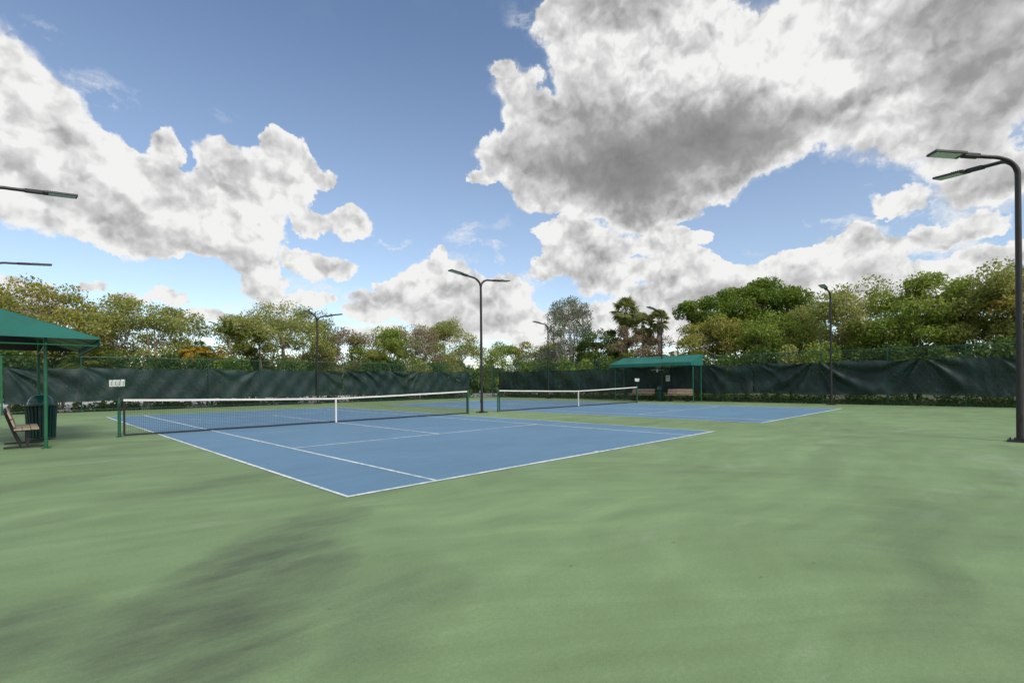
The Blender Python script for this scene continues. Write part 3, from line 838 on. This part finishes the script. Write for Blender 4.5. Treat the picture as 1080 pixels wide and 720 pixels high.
def shrub(x, y, h, R, mat, label, seed, group):
    rng = np.random.default_rng(seed); t = empty('shrub', (x, y, 0)); tag(t, label, 'shrub', group)
    mb = MB(); P = []
    for k in range(11):
        a = rng.uniform(0, 2*pi); r = R*rng.uniform(.1, .75); z = h*rng.uniform(.35, .82)
        c = np.array([math.cos(a)*r, math.sin(a)*r, z])
        mb.tube([(c[0]*.15, c[1]*.15, 0), (c[0]*.6, c[1]*.6, z*.55), tuple(c)], [.03, .022, .008], 5, False)
        g = rng.normal(size=(270, 3)); g /= np.linalg.norm(g, axis=1)[:, None]
        P.append(c+g*(rng.uniform(.2, 1, 270)**.5)[:, None]*np.array([R*.5, R*.5, h*.24]))
    P = np.concatenate(P); P[:, 2] = np.clip(P[:, 2], .04, None)
    mb.build('stems', M['bark'], t)
    V, F = leaf_cards(P, .095, rng); raw('foliage', V, F, M[mat], t)
SH_N = [(-3.2, 33.4, 3.7, 'leaf_dark'), (1.6, 33.4, 3.8, 'leaf_dark'), (-1.0, 36.0, 3.9, 'leaf_dark'), (3.8, 33.2, 3.9, 'leaf_dark'), (5.9, 33.2, 3.7, 'leaf_dark'), (7.7, 33.0, 3.6, 'leaf_green'),
        (10.6, 37.4, 3.9, 'leaf_dark'), (12.0, 33.4, 3.7, 'leaf_dark'), (9.4, 36.0, 3.4, 'leaf_green'), (15.0, 36.5, 3.4, 'leaf_dark'), (18.9, 33.8, 3.6, 'leaf_dark'), (17.4, 37.0, 3.0, 'leaf_olive'),
        (21.2, 33.6, 4.2, 'leaf_dark'), (23.6, 33.4, 3.6, 'leaf_olive'), (25.7, 34.0, 4.0, 'leaf_dark'), (28.2, 38.0, 4.0, 'leaf_green')]
SH_E = [(33.6, 28.6, 3.8, 'leaf_mid'), (33.2, 26.0, 3.6, 'leaf_dark'), (33.4, 23.4, 4.0, 'leaf_mid'), (33.2, 21.0, 3.6, 'leaf_mid'), (33.4, 18.6, 3.6, 'leaf_green'), (33.2, 16.0, 3.4, 'leaf_dark'),
        (33.2, 10.6, 3.6, 'leaf_dark'), (33.2, 8.2, 3.8, 'leaf_green'), (33.4, 6.2, 4.0, 'leaf_dark'), (33.2, 4.4, 3.6, 'leaf_olive'), (33.2, 2.6, 3.9, 'leaf_mid'),
        (33.4, .8, 3.4, 'leaf_dark'), (33.2, -1.2, 3.6, 'leaf_dark'), (33.2, -3.2, 3.4, 'leaf_dark'), (33.2, -5.2, 3.6, 'leaf_dark'), (33.4, -7.0, 3.8, 'leaf_dark'), (33.2, 13.2, 3.4, 'leaf_mid')]
for i, (x, y, h, m) in enumerate(SH_N): shrub(x, y, h, 1.45, m, 'dark leafy shrub in the row showing just above the left wind screen', 100+i, 'shrubs behind the left wind screen')
for i, (x, y, h, m) in enumerate(SH_E): shrub(x, y, h, 1.4, m, 'leafy shrub in the row showing just above the right wind screen', 140+i, 'shrubs behind the right wind screen')

# low planting strip showing in the slot under the screens
def cover():
    rng = np.random.default_rng(5); P = []
    for k in range(15000):
        x = rng.uniform(-3.3, 29.5)
        if math.sin(x*1.9)+math.sin(x*.73+1) < -.55 and rng.random() < .85: continue
        if any(a < x < b for a, b in ((-1.4, .3), (9.1, 10.8), (12.7, 14.0), (15.4, 16.9), (26.6, 29.6))) and rng.random() < .6: continue
        P.append((x, rng.uniform(30.95, 32.3), abs(rng.normal(0, .26))+.03))
    for k in range(15000):
        y = rng.uniform(-7.2, 30); cl = math.sin(y*3.1)+math.sin(y*1.37+2)
        if cl < -.6 and rng.random() < .6: continue
        P.append((rng.uniform(30.95, 32.0), y, abs(rng.normal(0, .28))+.03))
    V, F = leaf_cards(np.array(P), .085, rng)
    o = raw('ground_cover', V, F, M['leaf_ground'])
    tag(o, 'low green and yellow planting showing under the wind screens', 'planting', kind='stuff')
M['leaf_ground'] = leaf_mat('planting strip leaves', [(.015, .045, .010), (.04, .085, .015), (.09, .13, .02), (.20, .19, .04)], .3, 1.2)
cover()
def pave():
    m, k, b = new_mat('pale concrete paving')
    co = k.node('ShaderNodeTexCoord').outputs['Object']
    k.put(b.inputs['Base Color'], k.mix(k.ramp(k.noise(co, .6, 7, .65), .3, .7), (.34, .33, .31, 1), (.52, .51, .49, 1)))
    b.inputs['Roughness'].default_value = .85; return m
sheet('paved_lot', -14, 32.6, 60, 58, -.016, pave(), 'pale concrete lot glimpsed under the left wind screens', 'paved lot')
sheet('mulch_bed', -3.6, 30.72, 31.6, 32.5, -.012, simple('mulch', (.07, .052, .035), .9, 0, .4, 3), 'brown mulch strip behind the left fence', 'mulch bed')
# woods far behind, one unbroken low mass
def woods():
    rng = np.random.default_rng(15); n = 26000
    P = []
    u = rng.uniform(-.30, 1.0, n); R0 = rng.uniform(66, 74, n)
    a = R_(-8)+(u+.30)/1.3*R_(112)
    x = -3+np.sin(a)*R0; y = -6+np.cos(a)*R0
    top = 3.6+.7*np.sin(a*31)+.5*np.sin(a*77+1)
    z = top*rng.uniform(0, 1, n)**.8
    P = np.stack([x, y, z], 1)
    V, F = leaf_cards(P, .42, rng)
    o = raw('distant_woods', V, F, M['leaf_dark']); tag(o, 'low dark distant woods seen between the trunks', 'woods', kind='stuff')
woods()
# fallen leaves on the court
rng = np.random.default_rng(9)
V = []; F = []
for k in range(150):
    x = rng.uniform(-3.5, 29); y = rng.uniform(-5.8, 29)
    if k < 60: x = rng.uniform(-3.2, 9); y = rng.uniform(-5.5, 6)
    a = rng.uniform(0, 2*pi); s = rng.uniform(.008, .017); o = len(V); ca, sa = math.cos(a)*s, math.sin(a)*s
    V += [(x-ca, y-sa, .012), (x-sa*.4, y+ca*.4, .016), (x+ca, y+sa, .013), (x+sa*.4, y-ca*.4, .020)]; F.append((o, o+1, o+2, o+3))
o = raw('fallen_leaves', np.array(V), np.array(F), M['leaf_dry']); tag(o, 'tiny dry leaves scattered over the court', 'fallen leaves', kind='stuff')

# ------------------------------------------------------------------ camera
cx, cy, cz, yaw, roll, fpx, py = -2.9905, -5.9896, 1.4388, .7820, -.0093, 527.2, 43.03
Fw = Vector((math.sin(yaw), math.cos(yaw), 0)); Rt = Vector((math.cos(yaw), -math.sin(yaw), 0)); Up = Vector((0, 0, 1))
R2 = Rt*math.cos(roll)+Up*math.sin(roll); U2 = Up*math.cos(roll)-Rt*math.sin(roll)
cam = bpy.data.cameras.new('camera'); co = bpy.data.objects.new('camera', cam); COL.objects.link(co)
cam.sensor_width = 36; cam.lens = 36*fpx/1080; cam.shift_y = py/1080; cam.clip_end = 5000; cam.clip_start = .05
co.matrix_world = Matrix((( R2.x, U2.x, -Fw.x, cx), (R2.y, U2.y, -Fw.y, cy), (R2.z, U2.z, -Fw.z, cz), (0, 0, 0, 1)))
SC.camera = co

# ------------------------------------------------------------------ light
SUN_AZ = R_(188)      # clockwise from +y
SUN_EL = R_(42)
sd = Vector((math.sin(SUN_AZ)*math.cos(SUN_EL), math.cos(SUN_AZ)*math.cos(SUN_EL), math.sin(SUN_EL)))
sl = bpy.data.lights.new('sun', 'SUN'); so = bpy.data.objects.new('sun', sl); COL.objects.link(so)
sl.energy = 2.2; sl.angle = R_(20); sl.color = (1, .965, .91)
so.rotation_euler = sd.to_track_quat('Z', 'Y').to_euler()

# ------------------------------------------------------------------ sky with clouds
def az_el(u, v, ru, rv):
    X = (u-540)/fpx; Y = -(v-398-(1080-u)*.0093)/fpx
    a = math.atan(X); e = math.atan(Y*math.cos(a))
    return a, e, ru/fpx*math.cos(a)**2, rv/fpx*math.cos(a)*math.cos(e)**2
CLOUDS = [(255,340,40,9),(300,345,50,12),(385,330,30,9),(600,330,40,16),(690,350,80,20),(30,312,60,8),(140,182,60,36),(95,165,60,45),(240,205,60,40),(5,85,75,62),(55,112,58,48),(25,175,100,95),(100,200,80,70),(150,225,85,60),(172,152,24,24),(228,170,36,36),(262,195,45,42),(305,168,34,36),(335,188,22,20),
 (210,225,80,52),(250,240,70,48),(310,210,30,34),(326,236,22,18),(364,237,36,20),(180,255,60,20),(275,296,34,32),(262,272,40,22),(320,270,30,14),(345,284,44,18),
 (20,299,50,12),(96,301,24,9),(176,317,32,13),(132,318,26,10),(216,337,30,12),(290,322,34,14),(330,318,30,12),
 (465,296,55,34),(440,316,55,26),(500,325,80,44),(542,303,32,18),(400,318,42,12),(466,270,12,12),(560,345,50,26),(400,352,50,16),(420,302,30,10),
 (545,88,32,30),(530,72,18,12),(560,120,34,34),(510,182,20,13),(540,165,44,38),(570,195,44,34),(600,150,80,60),(640,60,80,90),(600,20,50,40),(700,40,130,85),(690,130,130,75),
 (640,195,80,46),(700,200,100,46),(690,228,62,26),(770,170,80,52),(820,120,90,70),(860,60,150,100),(960,50,150,110),(930,130,90,62),(1020,110,110,110),(1050,190,80,40),
 (1000,20,160,80),(618,262,56,36),(640,290,46,34),(592,240,30,18),(690,258,70,16),(735,256,30,12),(712,284,60,22),(745,300,70,34),(780,322,60,32),(700,325,70,30),(640,335,60,18),(585,285,28,14),
 (910,268,46,30),(905,248,22,14),(1000,243,84,15),(1050,266,60,18),(960,282,90,20),(860,272,90,20),(880,300,80,18),(1040,296,80,22),(940,300,90,24),(830,300,60,18),(945,215,50,20)]
DARKS = [(600,150,130,80,.45),(715,180,180,80,.62),(700,150,120,70,.30),(560,180,60,40,.30),(610,100,80,50,.25),(790,135,110,60,.4),(1050,70,150,130,.62),(1000,0,170,60,.5),(660,5,120,40,.5),
 (1070,190,90,50,.45),(830,185,80,44,.38),(475,320,60,26,.24),(510,345,70,26,.24),(620,292,44,30,.30),(655,270,50,20,.3),(745,315,70,24,.3),(210,262,130,20,.15),(50,235,110,28,.18),(890,120,80,30,.2),
 (912,284,44,16,.32),(1000,253,80,11,.30),(275,304,34,14,.12),(640,195,90,50,.3)]
WISPS = [(412,257,24,8,1.3),(488,248,14,16,1.2),(507,262,16,9,1.3),(537,262,14,8,1.3),(940,240,170,60,1.2),(1030,290,120,40,1.2),(860,300,140,40,1.2),(240,120,60,20,.25),(560,300,70,40,.7),(105,95,60,26,.9),(45,35,40,16,.9),(160,120,30,12,.6),(490,245,26,26,.9),(505,262,40,14,.7),(412,256,30,10,.9),(940,212,60,40,.9),(870,262,120,42,1.3),(960,285,130,40,1.1),(700,290,120,40,.7),
 (1000,200,80,30,.9),(560,20,30,26,.8),(500,300,110,60,.7),(330,310,120,40,.7),(700,340,120,30,.8),(200,325,160,26,.6),(520,235,60,18,.4),(660,270,90,30,.8)]
BRIGHT = [(835,65,90,70,.6),(755,118,26,30,.6),(900,90,50,30,.3),(850,30,80,25,.3),(560,100,20,40,.3)]

w = bpy.data.worlds.new('World'); SC.world = w; w.use_nodes = True
k = N(w.node_tree); k.n.clear()
out = k.node('ShaderNodeOutputWorld')
d = k.node('ShaderNodeTexCoord').outputs['Generated']
dF = k.vec('DOT_PRODUCT', d, tuple(Fw)); dR = k.vec('DOT_PRODUCT', d, tuple(Rt))
sep = k.node('ShaderNodeSeparateXYZ'); k.l.new(d, sep.inputs[0])
az = k.math('ARCTAN2', dR, dF); el = k.math('ARCSINE', sep.outputs[2])
cmb = k.node('ShaderNodeCombineXYZ'); k.l.new(az, cmb.inputs[0]); k.l.new(el, cmb.inputs[1])
P0 = cmb.outputs[0]
w1 = k.vec('SCALE', k.vec('SUBTRACT', k.noise(d, 6, 2, .5, 0, True), (.5, .5, .5)), scale=.070)
w2 = k.vec('SCALE', k.vec('SUBTRACT', k.noise(d, 20, 5, .62, 0, True), (.5, .5, .5)), scale=.060)
PW = k.vec('MULTIPLY', k.vec('ADD', k.vec('ADD', P0, w1), w2), (1, 1, 0))
def blobs(lst, p, fall=True):
    acc = 0.0
    for b in lst:
        a, e, ra, re = az_el(*b[:4]); s = b[4] if len(b) > 4 else 1
        q = k.vec('MULTIPLY_ADD', p, (1/ra, 1/re, 0), (-a/ra, -e/re, 0))
        t = k.math('SUBTRACT', 1, k.vec('DOT_PRODUCT', q, q), clamp=True)
        if s == 1: acc = k.math('MULTIPLY_ADD', t, t, acc)
        else: acc = k.math('MULTIPLY_ADD', k.math('MULTIPLY', t, s), t, acc)
    return acc
field = k.math('MINIMUM', blobs(CLOUDS, PW), 1.15)
# clouds outside the photographed part of the sky
outside = k.ramp(k.math('ABSOLUTE', az), .95, 1.25)
above = k.ramp(el, .78, 1.0)
om = k.math('MAXIMUM', outside, above)
field = k.math('MULTIPLY_ADD', om, k.math('MULTIPLY', k.ramp(k.noise(d, 2.3, 4, .55), .42, .62), .9), field)
CS = Vector((math.sin(R_(66))*math.cos(R_(60)), math.cos(R_(66))*math.cos(R_(60)), math.sin(R_(60))))   # where the cloud tops are brightest
def vor(v, scale, detail, rough, smooth):
    vo = k.node('ShaderNodeTexVoronoi', feature='SMOOTH_F1'); vo.inputs['Scale'].default_value = scale
    vo.inputs['Detail'].default_value = detail; vo.inputs['Roughness'].default_value = rough; vo.inputs['Smoothness'].default_value = smooth
    vo.normalize = True; k.l.new(v, vo.inputs['Vector']); return vo.outputs['Distance']
dw = k.vec('ADD', d, k.vec('SCALE', k.vec('SUBTRACT', k.noise(d, 16, 4, .6, 0, True), (.5, .5, .5)), scale=.05))
def puffs(v):      # billows at three sizes, value high at a billow's middle
    return k.math('SUBTRACT', .40, vor(v, 12, 3.0, .58, .3))
def toward(v, s_):
    t = k.vec('SUBTRACT', tuple(CS), v)
    return k.vec('ADD', v, k.vec('SCALE', k.vec('NORMALIZE', t), scale=s_))
n1 = k.noise(d, 9, 12, .62)
pf1 = puffs(dw); pf2 = puffs(toward(dw, .016))
ns2 = k.noise(toward(d, .035), 9, 4, .5); ns1 = k.noise(d, 9, 4, .5)
D1 = k.math('ADD', k.math('MULTIPLY', k.math('SUBTRACT', n1, .5), 1.35), k.math('MULTIPLY', pf1, 1.15))
dens = k.math('SUBTRACT', k.math('ADD', k.math('MULTIPLY', field, 1.30), k.math('MULTIPLY', D1, k.ramp(field, 0, .22))), .19)
fine = k.math('SUBTRACT', .38, vor(k.vec('ADD', dw, w2), 46, 2.0, .6, .2))
dens = k.math('MULTIPLY_ADD', fine, .48, dens)
dens = k.math('MULTIPLY_ADD', k.math('SUBTRACT', k.noise(d, 52, 6, .72), .5), .42, dens)
edge = k.math('MULTIPLY_ADD', k.noise(d, 5, 2, .5), 1.1, -.25)      # some rims crisp, some frayed
alpha = k.ramp(dens, .0, k.math('MAXIMUM', edge, .30))
wisp = k.math('MULTIPLY', k.ramp(k.noise(k.vec('ADD', k.vec('MULTIPLY', d, (1, 1, 2.2)), w2), 10, 8, .66, .3), .42, .66), k.math('MINIMUM', k.math('ADD', blobs(WISPS, PW), k.math('MULTIPLY', field, .8)), 1.0))
alpha = k.math('MAXIMUM', alpha, k.math('MULTIPLY', wisp, .85))
veil = k.math('MULTIPLY', k.ramp(k.math('ADD', field, k.math('MULTIPLY', k.math('SUBTRACT', n1, .5), .25)), -.02, .40), .42)
veil = k.math('MAXIMUM', veil, k.math('MULTIPLY', k.ramp(el, .70, .04), .17))
alpha = k.math('MAXIMUM', alpha, veil)
relief = k.math('ADD', k.math('MULTIPLY', k.math('SUBTRACT', pf1, pf2), 1.7), k.math('MULTIPLY', k.math('SUBTRACT', ns1, ns2), .8))
calm = k.math('MULTIPLY_ADD', k.math('MINIMUM', blobs(DARKS, PW), 1.0), -.75, 1)
relief = k.math('MULTIPLY', relief, calm)
dark = k.math('MULTIPLY_ADD', calm, -1.3333, 1.3333)
bright = blobs(BRIGHT, PW)
core = k.ramp(dens, .10, .95)
lum = k.math('MULTIPLY_ADD', relief, 1.25, .97)
lum = k.math('MULTIPLY_ADD', fine, .18, lum)
lum = k.math('MULTIPLY_ADD', core, -.10, lum)
lum = k.math('MULTIPLY_ADD', k.math('SUBTRACT', n1, .5), .14, lum)
dk = k.math('MULTIPLY', dark, core)
lum = k.math('MULTIPLY_ADD', dk, -.60, lum)
lum = k.math('MULTIPLY_ADD', bright, .30, lum)
lum = k.math('MINIMUM', k.math('MAXIMUM', lum, .05), 1.12)
body = k.ramp(dens, -.02, .16)            # thin veil and wisps stay white, only the bodies are shaded
lum = k.math('ADD', k.math('MULTIPLY', lum, body), k.math('MULTIPLY', k.math('SUBTRACT', 1, body), 1.0))
shade = k.node('ShaderNodeValToRGB'); e_ = shade.color_ramp.elements
e_[0].position = .10; e_[0].color = (.17, .17, .172, 1); e_[1].position = 1.03; e_[1].color = (.88, .88, .87, 1)
m_ = e_.new(.5); m_.color = (.345, .342, .34, 1); m_ = e_.new(.78); m_.color = (.62, .62, .62, 1)
k.l.new(lum, shade.inputs[0])
sky = k.node('ShaderNodeTexSky', sky_type='NISHITA'); sky.sun_disc = False
sky.sun_elevation = SUN_EL; sky.sun_rotation = SUN_AZ; sky.altitude = 600
sky.air_density = 1.0; sky.dust_density = .1; sky.ozone_density = 1.25
bg1 = k.node('ShaderNodeBackground'); k.l.new(sky.outputs[0], bg1.inputs[0]); bg1.inputs[1].default_value = .106
bg2 = k.node('ShaderNodeBackground'); k.l.new(shade.outputs[0], bg2.inputs[0]); bg2.inputs[1].default_value = .67
mx = k.node('ShaderNodeMixShader'); k.l.new(alpha, mx.inputs[0]); k.l.new(bg1.outputs[0], mx.inputs[1]); k.l.new(bg2.outputs[0], mx.inputs[2])
k.l.new(mx.outputs[0], out.inputs[0])
w.cycles.sampling_method = 'NONE'

SC.view_settings.view_transform = 'Standard'; SC.view_settings.look = 'None'; SC.view_settings.gamma = 1
SC.view_settings.exposure = .6
SC.render.engine = 'CYCLES'
SC.cycles.max_bounces = 6; SC.cycles.transparent_max_bounces = 12; SC.cycles.diffuse_bounces = 3
